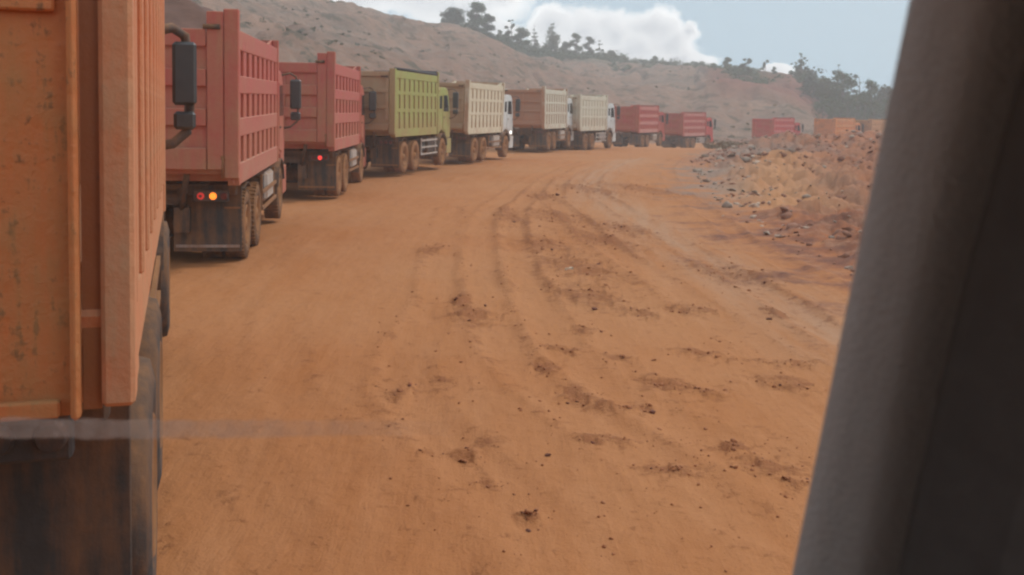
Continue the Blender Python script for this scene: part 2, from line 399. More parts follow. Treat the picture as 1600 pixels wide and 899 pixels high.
# polar sheet, finest where the road is looked at
a_f = np.radians(np.concatenate([np.arange(-180, -60, 3.0), np.arange(-60, -31, .8), np.arange(-31, 31, .085), np.arange(31, 60, .8), np.arange(60, 180, 3.0)]))
r_f = np.concatenate([[.0, .8, 1.6], 2.2*np.exp(np.arange(0, math.log(340/2.2), .009)), 340*np.exp(np.arange(.08, math.log(7000/340), .16))])
AA, RR = np.meshgrid(a_f, r_f, indexing='ij'); nA, nR = AA.shape
GX = (np.sin(AA)*RR).ravel(); GY = (np.cos(AA)*RR).ravel()
GZ, GRoad, GL, GR, GS, GP, GT = terrain(GX, GY)
ii, jj = np.meshgrid(np.arange(nA), np.arange(nR-1), indexing='ij'); i2 = (ii+1) % nA
quads = np.stack([ii*nR+jj, ii*nR+jj+1, i2*nR+jj+1, i2*nR+jj], -1).reshape(-1, 4)[:, ::-1]
qx = GX[quads].mean(1); qy = GY[quads].mean(1)
ql = GL[quads].mean(1); qr = GR[quads].mean(1); qs = GS[quads].mean(1)
cls = np.where((ql < 0) & (qr < 0) & (np.hypot(qx, qy) < 190), 0, np.where(qs > .03, 2, 1))
def sheet(name, sel, mat, attrs):
    q = quads[sel]; ids, inv = np.unique(q, return_inverse=True); inv = inv.reshape(-1, 4)
    me = bpy.data.meshes.new(name); n = len(ids)
    me.vertices.add(n); me.vertices.foreach_set('co', np.stack([GX[ids], GY[ids], GZ[ids]], 1).ravel())
    me.loops.add(len(inv)*4); me.loops.foreach_set('vertex_index', inv.ravel().astype(np.int32))
    me.polygons.add(len(inv)); me.polygons.foreach_set('loop_start', np.arange(0, len(inv)*4, 4, dtype=np.int32))
    me.polygons.foreach_set('use_smooth', np.ones(len(inv), bool))
    for an, arr in attrs.items():
        at = me.attributes.new(an, 'FLOAT', 'POINT'); at.data.foreach_set('value', arr[ids].astype(np.float32))
    me.update(); me.validate(); me.materials.append(mat)
    return tag(link(name, me), kind='structure')
def attr(t, name):
    n = t.nodes.new('ShaderNodeAttribute'); n.attribute_name = name; return n.outputs['Fac']
def soil_mat(name, kind):
    m, t, b = new_mat(name); g = nn(t, 'ShaderNodeNewGeometry'); P = g.outputs['Position']
    big = noise(t, P, .12, 5, .6); mid = noise(t, P, .9, 5, .6); fn = noise(t, P, 9, 6, .7); gr = noise(t, P, 55, 3, .7)
    if kind == 'road':
        cx_ = nn(t, 'ShaderNodeCombineXYZ'); sp_ = nn(t, 'ShaderNodeSeparateXYZ'); t.links.new(P, sp_.inputs[0])
        ed = attr(t, 'edge'); t.links.new(mth(t, 'MULTIPLY', ed, 3.2), cx_.inputs[0]); t.links.new(mth(t, 'MULTIPLY', sp_.outputs[1], .32), cx_.inputs[1])
        sn = noise(t, cx_.outputs[0], 1.0, 6, .62); sf = noise(t, cx_.outputs[0], 4.5, 5, .6)
        c = mixc(t, ramp(t, sn, [(.3, 0), (.75, 1)]), (.40,.150,.050), (.46,.195,.080))
        c = mixc(t, ramp(t, big, [(.4, 0), (.62, .6)]), c, (.46,.215,.095))
        c = mixc(t, ramp(t, sf, [(.5, 0), (.78, .22)]), c, (.33,.12,.043))
        c = mixc(t, ramp(t, fn, [(.5, 0), (.75, .3)]), c, (.30,.11,.04))
        c = mixc(t, mth(t, 'MULTIPLY', attr(t, 'grey'), ramp(t, sn, [(.3, 0), (.6, .42)])), c, (.42,.29,.20))
        blot = noise(t, P, 4.5, 6, .7); blot2 = noise(t, P, 16, 5, .7)
        bl = mth(t, 'ADD', mth(t, 'MULTIPLY', blot, .6), mth(t, 'MULTIPLY', blot2, .4))
        pt = ramp(t, mth(t, 'ADD', mth(t, 'MULTIPLY', attr(t, 'patch'), .17), mth(t, 'ADD', bl, mth(t, 'MULTIPLY', attr(t, 'track'), .095))), [(.58, 0), (.70, 1)])
        c = mixc(t, mth(t, 'MULTIPLY', pt, .52), c, (.21,.068,.030))
        c = mixc(t, ramp(t, gr, [(.5, 0), (.8, .3)]), c, (.24,.085,.035))
        # rubble
        c2 = mixc(t, ramp(t, mid, [(.4, 0), (.62, 1)]), (.37,.13,.055), (.19,.078,.050))
        c2 = mixc(t, ramp(t, noise(t, P, 2.4, 6, .7), [(.5, 0), (.62, .8)]), c2, (.37,.185,.11))
        c2 = mixc(t, ramp(t, fn, [(.52, 0), (.64, .6)]), c2, (.20,.085,.05))
        c2 = mixc(t, ramp(t, gr, [(.58, 0), (.7, .4)]), c2, (.43,.30,.23))
        c2 = mixc(t, ramp(t, big, [(.48, 0), (.62, .5)]), c2, (.43,.165,.07))
        c2 = mixc(t, mth(t, 'MULTIPLY', attr(t, 'grey2'), mth(t, 'ADD', mid, .3)), c2, mixc(t, fn, (.20,.145,.11), (.34,.27,.22)))
        c2 = mixc(t, mth(t, 'MULTIPLY', attr(t, 'path'), .85), c2, (.50,.24,.11))
        ef = ramp(t, mth(t, 'ADD', mth(t, 'MULTIPLY', ed, .11), mth(t, 'ADD', mth(t, 'MULTIPLY', mid, .9), mth(t, 'MULTIPLY', fn, .35))), [(.50, 0), (.70, 1)])
        c = mixc(t, ef, c, c2)
        h = mth(t, 'ADD', mth(t, 'MULTIPLY', fn, .7), mth(t, 'ADD', mth(t, 'MULTIPLY', gr, .25), mth(t, 'ADD', mth(t, 'MULTIPLY', sf, .45), mth(t, 'MULTIPLY', pt, .5)))); bs, bd = .55, .05
    else:
        c = mixc(t, ramp(t, big, [(.38, 0), (.62, 1)]), (.32,.18,.118), (.19,.125,.088))
        c = mixc(t, ramp(t, noise(t, P, .035, 6, .65), [(.45, 0), (.58, .8)]), c, (.27,.15,.10))
        c = mixc(t, ramp(t, mid, [(.5, 0), (.68, .55)]), c, (.33,.24,.18))
        c = mixc(t, ramp(t, noise(t, P, .4, 6, .7), [(.52, 0), (.60, .85)]), c, (.085,.07,.042))
        c = mixc(t, attr(t, 'red'), c, mixc(t, big, (.26,.095,.06), (.19,.075,.05)))
        c = mixc(t, mth(t, 'MULTIPLY', attr(t, 'veg'), ramp(t, noise(t, P, .25, 5, .7), [(.35, .3), (.55, 1)])), c, (.055,.085,.035))
        h = mth(t, 'ADD', mth(t, 'MULTIPLY', mid, 1), mth(t, 'MULTIPLY', fn, .3)); bs, bd = .8, .5
    t.links.new(c, b.inputs['Base Color']); b.inputs['Roughness'].default_value = .95; b.inputs['Specular IOR Level'].default_value = .12
    bump(t, b, h, bs, bd); return m
UU = np.where(GY > 1, CX+F*GX/np.maximum(GY, 1), -9999.)
grey = np.zeros(GX.shape)
for (u, v, a_, b_) in [(1120,275,3.4,6.5),(1135,300,2.6,5),(1150,245,4,9),(1205,235,3,4)]:
    p = on_ground(u, v); grey = np.maximum(grey, np.exp(-((GX-p.x)/a_)**2-((GY-p.y)/b_)**2))
gband = np.zeros(GX.shape)
for tr_i, wd in ((2, .8),):
    d, _ = seg_dist(GX, GY, TRACKS[tr_i]); gband = np.maximum(gband, np.exp(-(d/wd)**2))
pth = np.zeros(GX.shape); d_, _ = seg_dist(GX, GY, [tuple(on_ground(u, v)[:2]) for u, v in ((1215, 262), (1210, 300), (1225, 330))]); pth = np.exp(-(d_/1.5)**2)
greyr = grey
redm = sst(1085, 1120, UU)*sst(1330, 1290, UU)*sst(.35, .6, GS)
redm = np.maximum(redm, .7*sst(.1, .0, GS)*sst(950, 1100, UU))
vegm = sst(860, 960, UU)*sst(1110, 1080, UU)*sst(.84, .95, GS)+sst(560, 800, UU)*sst(950, 900, UU)*sst(.9, 1, GS)*.8
vegm = np.maximum(vegm, np.exp(-((UU-1160)/42)**2)*sst(.72, .9, GS)); vegm = np.maximum(vegm, sst(1.05, 1.15, GS)); vegm = np.maximum(vegm, sst(1285, 1320, UU)*sst(.3, .5, GS))
RA = dict(patch=GP, track=GT, grey=gband*(GR < 0), grey2=grey, path=pth, edge=np.clip(GR, -25, 6))
sheet('road', cls == 0, soil_mat('laterite_road', 'road'), RA)
sheet('ground', cls == 1, bpy.data.materials['laterite_road'], RA)
sheet('hill', cls == 2, soil_mat('hill_soil', 'hill'), dict(red=redm, veg=np.clip(vegm, 0, 1)))

# ---------------------------------------------------------------- rocks and clods
def rock_mesh(name, seed, mat, sub=2, flat=.7):
    rnd = random.Random(seed); bm = bmesh.new(); bmesh.ops.create_icosphere(bm, subdivisions=sub, radius=1)
    pl = [Vector((rnd.gauss(0,1), rnd.gauss(0,1), rnd.gauss(0,1))).normalized() for _ in range(9)]
    for v in bm.verts:
        c = v.co.normalized()
        for p in pl:
            d = c.dot(p)
            if d > .55: v.co -= p*(d-.55)*v.co.length
        v.co *= 1+rnd.uniform(-.05, .05)
    sx_, sy_ = rnd.uniform(.8, 1.3), rnd.uniform(.7, 1.1)
    for v in bm.verts: v.co = Vector((v.co.x*sx_, v.co.y*sy_, v.co.z*flat))
    me = bpy.data.meshes.new(name); bm.to_mesh(me); bm.free(); me.materials.append(mat); return me
rk = [simple('rock_rust', (.27,.115,.065), .9, 0, 6, .4, .6), simple('rock_grey', (.31,.225,.165), .9, 0, 6, .35, .6), simple('rock_pale', (.46,.32,.23), .85, 0, 8, .25, .5), simple('clod_dark', (.17,.058,.034), .95, 0, 15, .4, .8),
      simple('clod_soil', (.33,.12,.045), .95, 0, 15, .3, .8)]
white_rock = simple('stone_white', (.68,.55,.40), .8, 0, 10, .15, .4)
def joined_rocks(name, items, mats, label, cat):
    """items: (x, y, z, size, variant, angle, material index)"""
    vs, fs, mi = [], [], []; base = []
    for k in range(6):
        me = rock_mesh('tmp', 100+k, mats[0], 1, .7)
        base.append((np.array([v.co[:] for v in me.vertices]), np.array([p.vertices[:] for p in me.polygons]))); bpy.data.meshes.remove(me)
    off = 0
    for (x, y, z, s, k, a, mt) in items:
        V, Fc = base[k]; c, sn = math.cos(a), math.sin(a)
        P = np.stack([(V[:,0]*c-V[:,1]*sn)*s+x, (V[:,0]*sn+V[:,1]*c)*s+y, V[:,2]*s+z], 1)
        vs.append(P); fs.append(Fc+off); off += len(V); mi += [mt]*len(Fc)
    V = np.concatenate(vs); Fc = np.concatenate(fs); me = bpy.data.meshes.new(name)
    me.vertices.add(len(V)); me.vertices.foreach_set('co', V.ravel()); me.loops.add(len(Fc)*3); me.loops.foreach_set('vertex_index', Fc.ravel().astype(np.int32))
    me.polygons.add(len(Fc)); me.polygons.foreach_set('loop_start', np.arange(0, len(Fc)*3, 3, dtype=np.int32)); me.update(); me.validate()
    for m in mats: me.materials.append(m)
    me.polygons.foreach_set('material_index', mi)
    return tag(link(name, me), label, cat, kind='stuff')
rnd = random.Random(3)
def zs_of(pts):
    a = np.array(pts); return terrain(a[:,0], a[:,1])
# scattered clods on the road
cand = []
for (px, py, ra, rb_) in PATCH:
    n = int(16+80*min(1.5, ra*rb_*2.5))
    for _ in range(n):
        cand.append((px+rnd.gauss(0, ra*.62), py+rnd.gauss(0, rb_*.62), min(.032, .005*rnd.paretovariate(1.7))*(1+.012*py), 0 if rnd.random() < .12 else 1))
for line in TRACKS[:5]:
    for (x, y) in line:
        for _ in range(9):
            s_ = rnd.choice((-1, 1)); cand.append((x+s_*rnd.gauss(.32, .1), y+rnd.uniform(-.6, .6), min(.02, .0035*rnd.paretovariate(1.8))*(1+.01*y), 1))
for _ in range(350):
    y = rnd.uniform(4, 45); x = rnd.uniform(-4, 5); cand.append((x, y, min(.014, .0025*rnd.paretovariate(1.9))*(1+.02*y), 1))
zz = zs_of([(c[0], c[1]) for c in cand])
items = [(c[0], c[1], zz[0][i]+c[2]*.25, c[2], rnd.randrange(6), rnd.uniform(0, 6.3), c[3]) for i, c in enumerate(cand) if zz[1][i]]
joined_rocks('soil_clods', items, [rk[3], rk[4]], 'small dark clods of soil strewn over the orange dirt road', 'soil clods')
# rubble
cand = []
while len(cand) < 14000:
    y = 8+90*rnd.random()**1.25; x = rnd.uniform(3, 50)
    if abs(math.atan2(x, y)) > .62: continue
    cand.append((x, y, min(.19, .034*rnd.paretovariate(1.7))*(1+.009*y)))
zz = zs_of([(c[0], c[1]) for c in cand])
gk = [on_ground(1120, 275), on_ground(1135, 300), on_ground(1190, 240)]
items = []
for i, c in enumerate(cand):
    if zz[3][i] < .1 or zz[4][i] > .05: continue
    if fbm(np.array([c[0]*.3]), np.array([c[1]*.3]), 13, 3)[0] < .40 and rnd.random() < .7: continue
    isg = any(abs(c[0]-g.x) < 3 and abs(c[1]-g.y) < 7 for g in gk)
    mt = rnd.choices((0, 1, 2), (.35, .5, .15) if isg else (.84, .09, .07))[0]
    items.append((c[0], c[1], zz[0][i]+c[2]*.15, c[2], rnd.randrange(6), rnd.uniform(0, 6.3), mt))
joined_rocks('rubble_stones', items, rk[:3], 'rust and grey broken stones covering the bank right of the road', 'rubble')
# bigger rocks one can point to
def rock(u, v, px, mat, label, group=None, name='rock', z=0, cat='rock', seed=0, flat=.6):
    p = on_ground(u, v, z); zz_ = z_at(p.x, p.y); p = on_ground(u, v, zz_); zz_ = z_at(p.x, p.y)
    s = px/F*p.y/2; o = link(name, rock_mesh(name, seed, mat, 2, flat), None, (p.x, p.y, zz_+s*flat*.25)); o.scale = (s, s, s)
    o.rotation_euler = (0, 0, seed*1.3); tag(o, label, cat, group); return o
rock(889, 417, 22, white_rock, 'single whitish stone lying among dark clods in the middle of the road', name='stone', cat='stone', seed=1, flat=.5)
rock(857, 712, 12, rk[3], 'lone dark clod on smooth orange soil in the lower middle of the road', name='soil_clod', cat='clod', seed=2)
rock(928, 486, 14, rk[3], 'round dark clod just below the scuffed patch with the white stone', name='soil_clod', cat='clod', seed=3)
rock(871, 306, 12, rk[3], 'small dark clod on the far bend of the road in front of the cream trucks', name='soil_clod', cat='clod', seed=4)
rock(825, 819, 13, rk[3], 'reddish clod nearest the bottom edge of the photo', name='soil_clod', cat='clod', seed=5)
rock(1201, 497, 13, rk[3], 'small dark clod at the right road edge below the rubble bank', name='soil_clod', cat='clod', seed=6)
rock(1125, 233, 9, white_rock, 'white stone at the road edge just ahead of the last near red truck', name='stone', cat='stone', seed=7)
rock(1328, 412, 22, rk[1], 'grey boulder at the foot of the rubble bank beside the window pillar', name='boulder', cat='rock', seed=8)
rock(1318, 400, 26, rk[0], 'dark rust boulder just behind the grey one beside the window pillar', name='boulder', cat='rock', seed=9)
for k, (u, v, w_) in enumerate([(1189,268,9),(1186,281,8),(1187,295,11),(1190,307,10),(1184,317,12),(1180,328,13),(1186,339,9),(1190,352,10)]):
    rock(u, v, w_, rk[2], ['topmost', 'second from the top', 'third from the top', 'fourth from the top', 'fourth from the bottom', 'third from the bottom', 'second from the bottom', 'bottom'][(0,1,2,3,4,5,6,7)[k]]+' stone of the straight pale trail up the rubble bank', 'trail of pale stones on the rubble bank', name='stone', cat='stone', seed=60+k)
rb = random.Random(12)
for k in range(70):
    u, v = rb.uniform(1095, 1370), rb.uniform(236, 425)
    lo = 238+(u-1100)*.95 if u > 1150 else 330
    if v > lo+ (30 if u < 1150 else 0): v = rb.uniform(236, max(250, min(lo, 420)))
    g = 1090 < u < 1160 and v < 320
    c = rb.random()
    if g: mt, lb, gp = rk[1], 'grey broken rock in the grey rubble patch by the road bend', 'grey rocks in the grey rubble patch'
    elif c < .62: mt, lb, gp = rk[0], 'rust brown rock on the rubble bank right of the road', 'rust brown rocks on the rubble bank'
    else: mt, lb, gp = rk[2], 'pale tan rock on the rubble bank right of the road', 'pale rocks on the rubble bank'
    rock(u, v, rb.uniform(4, 9)*(.6+.4*(v-230)/100), mt, lb, gp, seed=20+k)

# ---------------------------------------------------------------- dump trucks
BW = 1.25; L = 5.6
TY_R = .52
_cache = {}
def shared(key, fn):
    if key not in _cache: _cache[key] = fn()
    return _cache[key]
def tyre_mb(w, r=TY_R, lug=True):
    """tyre centred on the origin, axis along x"""
    mb = MB(); h = w/2; rim = .29
    prof = [(-h*.75, rim), (-h, rim+.06), (-h*1.02, r-.10), (-h*.88, r-.02), (-h*.4, r), (h*.4, r), (h*.88, r-.02), (h*1.02, r-.10), (h, rim+.06), (h*.75, rim)]
    mb.lathe_x(prof, 0, 0, 36)
    if lug:
        for k in range(40):
            a = 2*math.pi*k/40; c, s = math.cos(a), math.sin(a)
            for sx_ in (-1, 1):
                b_ = MB(); b_.box(*(sorted((sx_*h*.25, sx_*h*.95))), -.020, .020, r-.035, r+.004)
                mb.poly([(x, y*c-z*s, y*s+z*c) for x, y, z in b_.v], b_.f)
    return mb
def rim_mb(side):
    mb = MB(); s = side
    mb.lathe_x([(s*.13, .295), (s*.15, .27), (s*.02, .24), (s*.0, .14), (s*.07, .12), (s*.13, .10), (s*.14, .0001)], 0, 0, 24, close=False)
    for k in range(8):
        a = 2*math.pi*k/8; mb.box(*sorted((s*.0, s*.045)), math.cos(a)*.185-.016, math.cos(a)*.185+.016, math.sin(a)*.185-.016, math.sin(a)*.185+.016)
    return mb
def arc(cy, cz, r, a0, a1, n):
    return [(cy+r*math.cos(R(a0+(a1-a0)*i/n)), cz+r*math.sin(R(a0+(a1-a0)*i/n))) for i in range(n+1)]

def truck(spec):
    sp = dict(body='red_a', cab='red_a', gate=None, variant='A', ribs=8, post=3.62, lamps='red_amber', tank='tank', tyre='tyre', rails=None, parts=True, tarp=False)
    sp.update(spec); PB = M[sp['body']]; PC = M[sp['cab']]; PG = M[sp['gate'] or sp['body']]
    root = empty('dump_truck'); tag(root, sp['label'], 'dump truck', 'dump trucks queueing along the dirt road')
    V = sp['variant']
    # rows of the ribbed sides: rail heights (z0, z1)
    rails = {'A': [(3.07, 3.35), (2.47, 2.72), (1.87, 2.13), (1.2, 1.50)],
             'B': [(3.10, 3.35), (2.57, 2.70), (2.00, 2.13), (1.2, 1.48)],
             'C': [(3.05, 3.35), (1.2, 1.45)]}[V]
    # --- dump body: floor, side sheets, rails, sills
    b = MB()
    b.box(-1.16, 1.16, .06, L-.1, 1.36, 1.42)
    for k in range(6): b.box(-1.14, 1.14, .3+k*.95, .42+k*.95, 1.24, 1.358)
    for s in (-1, 1):
        b.box(*sorted((s*1.165, s*1.195)), .05, L-.02, 1.22, 3.30)
        b.prism([(.10, 1.20), (.02, 1.46), (.10, 1.60), (.42, 1.22)], *sorted((s*1.10, s*1.256)))
    b.box(-1.19, 1.19, L-.05, L, 1.3, 3.42)
    body = b.build('dump_body', PB, root)
    PR = M.get(sp['body']+'_rail', PB)
    for s in (-1, 1):
        for (z0, z1) in rails: MB().box(*sorted((s*1.197, s*(1.231 if V == 'B' else 1.247))), .14, L-.112, z0, z1, .012).build('side_rail', PR, body)
    # far corner and front posts
    rib_h = (1.46, 3.09)
    n = sp['ribs']; y0, y1 = .24, L-.16; wd = .5*(y1-y0)/n if V != 'C' else .15
    rd = .05 if V == 'C' else .024
    ribm = MB().box(-.02, rd, -wd/2, wd/2, rib_h[0], rib_h[1], .008).mesh('rib', PB)
    for s in (-1, 1):
        for k in range(n+1):
            link('rib', ribm, body, (s*1.212, y0+(y1-y0)*k/n, 0)).scale = (s, 1, 1)
    pw = 1.175 if V == 'C' else 1.06
    for s in (-1, 1):
        gd = None; p_ = MB().box(*sorted((s*pw, s*1.262)), -.005, .145, 1.21 if V == 'C' else 1.30, sp['post'], .012); p_.build('corner_post', PB, root)
        f_ = MB().box(*sorted((s*1.15, s*1.262)), L-.11, L+.02, 1.2, 3.50, .01); f_.build('front_post', PB, root)
        if V == 'A':
            MB().box(*sorted((s*.84, s*1.057)), -.03, .03, 1.42, sp['post']-.04, .01).build('hinge_plate', PG, root)
    # headboard with small gussets rising over the sides
    h_ = MB().box(-1.14, 1.14, L+.003, L+.05, 1.25, 3.50)
    for k in range(6): h_.box(-1.0+k*.38, -.9+k*.38, L+.052, L+.12, 1.3, 3.4)
    for s in (-1, 1): h_.prism([(L-.02, 3.352), (L-.02, 3.5), (L-.9, 3.352)], *sorted((s*1.10, s*1.145)))
    h_.build('headboard', PB, root)
    # --- tailgate
    gx = {'A': .83, 'B': 1.05, 'C': 1.10}[V]
    gb = 1.19 if V == 'C' else 1.42; g = MB(); g.box(-gx, gx, .02, .05, gb, 3.28); gate = g.build('tailgate', PG, root)
    if V in 'AB':
        bars = [(3.10, 3.34), (2.56, 2.80), (2.02, 2.26), (1.42, 1.72)] if V == 'A' else [(3.14, 3.30), (2.62, 2.74), (2.10, 2.22), (1.42, 1.62)]
        for (z0, z1) in bars: MB().box(-gx, gx, -.045, .018, z0, z1, .012).build('tailgate_bar', PG, gate)
        for x in (-gx+.06, 0, gx-.06) if V == 'B' else (0,):
            MB().box(x-.06, x+.06, -.035, .016, 1.74, 3.08, .008).build('tailgate_stile', PG, gate)
    else:
        for x0, x1 in ((1.10, 1.125), (-1.125, -1.10), (-.33, -.26), (.26, .33)): MB().box(x0, x1, -.045, .018, gb, 3.28, .01).build('tailgate_stile', PG, gate)
        for z0, z1 in ((3.12, 3.28), (2.28, 2.34), (1.192, 1.24)): MB().box(-1.07, 1.07, -.012, .018, z0, z1, .006).build('tailgate_bar', PG, gate)
    for s in (-1, 1) if V != 'C' else ():        # hinge at the top, latch hook at the bottom
        MB().tube([(s*1.02, -.04, sp['post']-.25), (s*.80, -.04, sp['post']-.25)], .035).build('hinge_pin', M['chassis'], root)
        lx = 1.148 if V == 'C' else 1.05
        l_ = MB().tube([(s*lx, -.028, 1.30), (s*lx, -.032, 1.46), (s*lx, -.02, 1.60)], .016).box(*sorted((s*(lx-.03), s*(lx+.022))), -.035, -.006, 1.56, 1.62, .006)
        l_.box(*sorted((s*(lx-.025), s*(lx+.02))), -.03, -.008, 1.34, 1.38, .004).build('latch', M['rust'], root)
    if V == 'C':
        for s in (-1, 1): MB().box(*sorted((s*1.126, s*1.174)), .03, .06, 1.20, sp['post']).build('rear_channel', M['rust_orange'], root)
    # --- chassis
    c = MB()
    for s in (-1, 1): c.box(*sorted((s*.36, s*.46)), .45, 7.5, .86, 1.12, .01)
    for y in (.5, 1.9, 3.4, 4.6, 6.2, 7.4): c.box(-.36, .36, y, y+.12, .88, 1.10)
    c.box(-.32, .32, .6, 5.2, 1.13, 1.235)
    c.build('chassis', M['chassis'], root)
    cb = MB().box(-1.16, 1.16, .50, .595, 1.02, 1.18, .015); cb.build('rear_crossbar', M['chassis'], root)
    for s in (-1, 1):
        MB().tube([(s*.55, .10, 1.36), (s*.40, .50, .80)], .045).build('hinge_strut', M['chassis'], root)
        MB().box(*sorted((s*.30, s*.52)), .44, .58, .5, .85).build('rear_bracket', M['chassis'], root)
    # axles and wheels
    for y, kind in ((1.30, 'r'), (2.65, 'r'), (6.45, 'f')):
        z = TY_R; ax = MB().tube([(-.95, y, z), (-.3, y, z), (-.2, y, z), (.2, y, z), (.3, y, z), (.95, y, z)], [.07, .09, .2, .2, .09, .07] if kind == 'r' else .06, 10)
        ax.build('axle', M['chassis'], root)
        for s in (-1, 1):
            x = s*(1.07+sp.get('track', 0))
            tm = shared(('tyre', sp['tyre']), lambda: tyre_mb(.29, lug=sp['tyre'] != 'tyre_dark').mesh('wheel', M[sp['tyre']]))
            w = link('wheel', tm, root, (x, y, z))
            rm = shared(('rim', s), lambda: rim_mb(s).mesh('rim', M['rim'])); link('rim', rm, w)
            if kind == 'r': link('inner_tyre', tm, w, (-s*.33, 0, 0))
    # leaf springs
    for s in (-1, 1):
        sp_ = MB()
        for k in range(5): sp_.box(*sorted((s*.50, s*.60)), 1.35+k*.08, 2.6-k*.08, .62+k*.035, .6551+k*.035)
        sp_.build('leaf_spring', M['chassis'], root)
    # mudguards and mudflaps
    for s in (-1, 1):
        fl = MB().box(*sorted((s*.27, s*1.22)), .60, .625, .20, 1.16, .004).build('mudflap', M['rubber'], root)
        if V != 'C': MB().box(*sorted((s*.30, s*1.19)), .575, .597, .26, .30).build('flap_strip', M['steel'] if sp['lamps'] == 'red_amber' else M['rim'], fl)
        if V != 'C': MB().box(*sorted((s*.98, s*1.20)), .585, .597, .82, .85).build('flap_strip', M['rim'], fl)
        a = arc(6.45, TY_R, .66, 20, 165, 12); a2 = arc(6.45, TY_R, .69, 165, 20, 12)
        MB().prism(a+a2, *sorted((s*.88, s*1.24))).build('mudguard', M['plastic'], root)
        MB().box(*sorted((s*.9, s*1.22)), 5.70, 5.72, .35, .75).build('front_mudflap', M['rubber'], root)
        gA = arc(1.30, TY_R, .62, 60, 120, 6); 
        MB().prism([(y, z) for y, z in gA]+[(y, z+.02) for y, z in gA[::-1]], *sorted((s*.68, s*1.22))).build('mudguard', M['chassis'], root)
        # lamps
        lb = MB().box(*sorted((s*.58, s*1.06)), .40, .495, .94, 1.10, .01).build('lamp_box', M['plastic'], root)
        for i, (x, mt) in enumerate(((.68, 'lamp_red_dim'), (.85, 'lamp_amber'), (1.0, 'lens_red'))):
            if sp['lamps'] == 'red': mt = ('lens_red', 'lamp_red', 'lens_red')[i]
            elif sp['lamps'] == 'off': mt = 'lens_red'
            if s < 0 and sp['lamps'] != 'off': mt = 'lens_red'
            if V == 'C': mt = 'plastic'
            q = MB(); 
            for rr, yy0, yy1 in ((.052, .375, .398),):
                vs = []; nseg = 14
                for k in range(nseg): a_ = 2*math.pi*k/nseg; vs.append((s*x+math.cos(a_)*rr, yy1, 1.02+math.sin(a_)*rr))
                for k in range(nseg): a_ = 2*math.pi*k/nseg; vs.append((s*x+math.cos(a_)*rr*.8, yy0, 1.02+math.sin(a_)*rr*.8))
                q.poly(vs, [tuple(range(nseg)), tuple(range(nseg, 2*nseg))]+[(k, (k+1) % nseg, nseg+(k+1) % nseg, nseg+k) for k in range(nseg)])
            q.build('tail_light', M[mt], lb)
            if mt == 'lamp_red_dim':
                q2 = MB(); vs = [(s*x+math.cos(2*math.pi*k/10)*.02, .366, 1.02+math.sin(2*math.pi*k/10)*.02) for k in range(10)]+[(s*x+math.cos(2*math.pi*k/10)*.02, .374, 1.02+math.sin(2*math.pi*k/10)*.02) for k in range(10)]
                q2.poly(vs, [tuple(range(10)), tuple(range(10, 20))]+[(k, (k+1) % 10, 10+(k+1) % 10, 10+k) for k in range(10)]); q2.build('lamp_centre', M['plastic'], lb)
    # tank, battery box, side guards
    MB().box(.72, 1.18, 4.35, 5.45, .55, 1.08, .06).build('fuel_tank', M[sp['tank']], root)
    MB().box(-1.18, -.72, 4.35, 5.2, .55, 1.05, .03).build('battery_box', M['chassis'], root)
    MB().box(.78, 1.15, 3.52, 4.15, .62, 1.06, .02).build('air_tank_box', M['chassis'], root)
    for s in (-1, 1):
        sg = MB()
        for z in (.50, .74, .98) if sp['tank'] != 'tank' else (.50, .78): sg.box(*sorted((s*1.19, s*1.22)), 3.35, 5.62, z, z+.06)
        for y in (3.5, 5.5): sg.box(*sorted((s*1.15, s*1.188)), y, y+.06, .48, 1.10)
        sg.build('side_guard', M['tank'] if sp['tank'] != 'tank' else M['rim'], root)
    # snorkel and exhaust behind the cab
    MB().tube([(1.0, 5.84, 1.1), (1.0, 5.84, 2.55), (1.02, 5.84, 2.75)], .085).build('air_intake', M['plastic'], root)
    MB().tube([(1.02, 5.84, 2.76), (1.02, 5.84, 2.98), (1.02, 5.84, 3.02)], [.12, .12, .07], 12).build('intake_cap', M['steel'], root)
    # --- cab
    cabp = [(6.02, 1.08), (6.02, 2.62), (6.10, 2.86), (6.35, 2.97), (7.15, 2.97), (7.45, 2.86), (7.62, 2.5), (7.80, 1.95), (7.86, 1.35), (7.84, 1.02),
            (7.20, 1.02), (7.10, 1.22), (6.45, 1.34), (5.98+.1, 1.2)]
    cabo = MB().prism(cabp, -1.16, 1.16, .05).build('cab', PC, root)
    for s in (-1, 1):
        dr = MB().prism([(6.62, 1.38), (6.62, 2.72), (7.30, 2.74), (7.56, 2.12), (7.66, 1.36), (7.1, 1.30)], *sorted((s*1.158, s*1.178)), .006).build('door', PC, cabo)
        MB().prism([(6.70, 2.05), (6.70, 2.66), (7.24, 2.67), (7.46, 2.16), (7.46, 2.05)], *sorted((s*1.1785, s*1.186))).build('side_window', M['glass'], cabo)
        MB().box(*sorted((s*1.179, s*1.20)), 6.68, 6.84, 1.80, 1.84, .004).build('door_handle', M['plastic'], cabo)
        MB().prism([(6.16, 2.15), (6.16, 2.62), (6.5, 2.64), (6.5, 2.15)], *sorted((s*1.158, s*1.166))).build('rear_side_window', M['glass'], cabo)
        MB().box(*sorted((s*.92, s*1.18)), 6.98, 7.72, .46, .52).box(*sorted((s*.92, s*1.18)), 7.2, 7.7, .78, .83).build('step', M['plastic'], root)
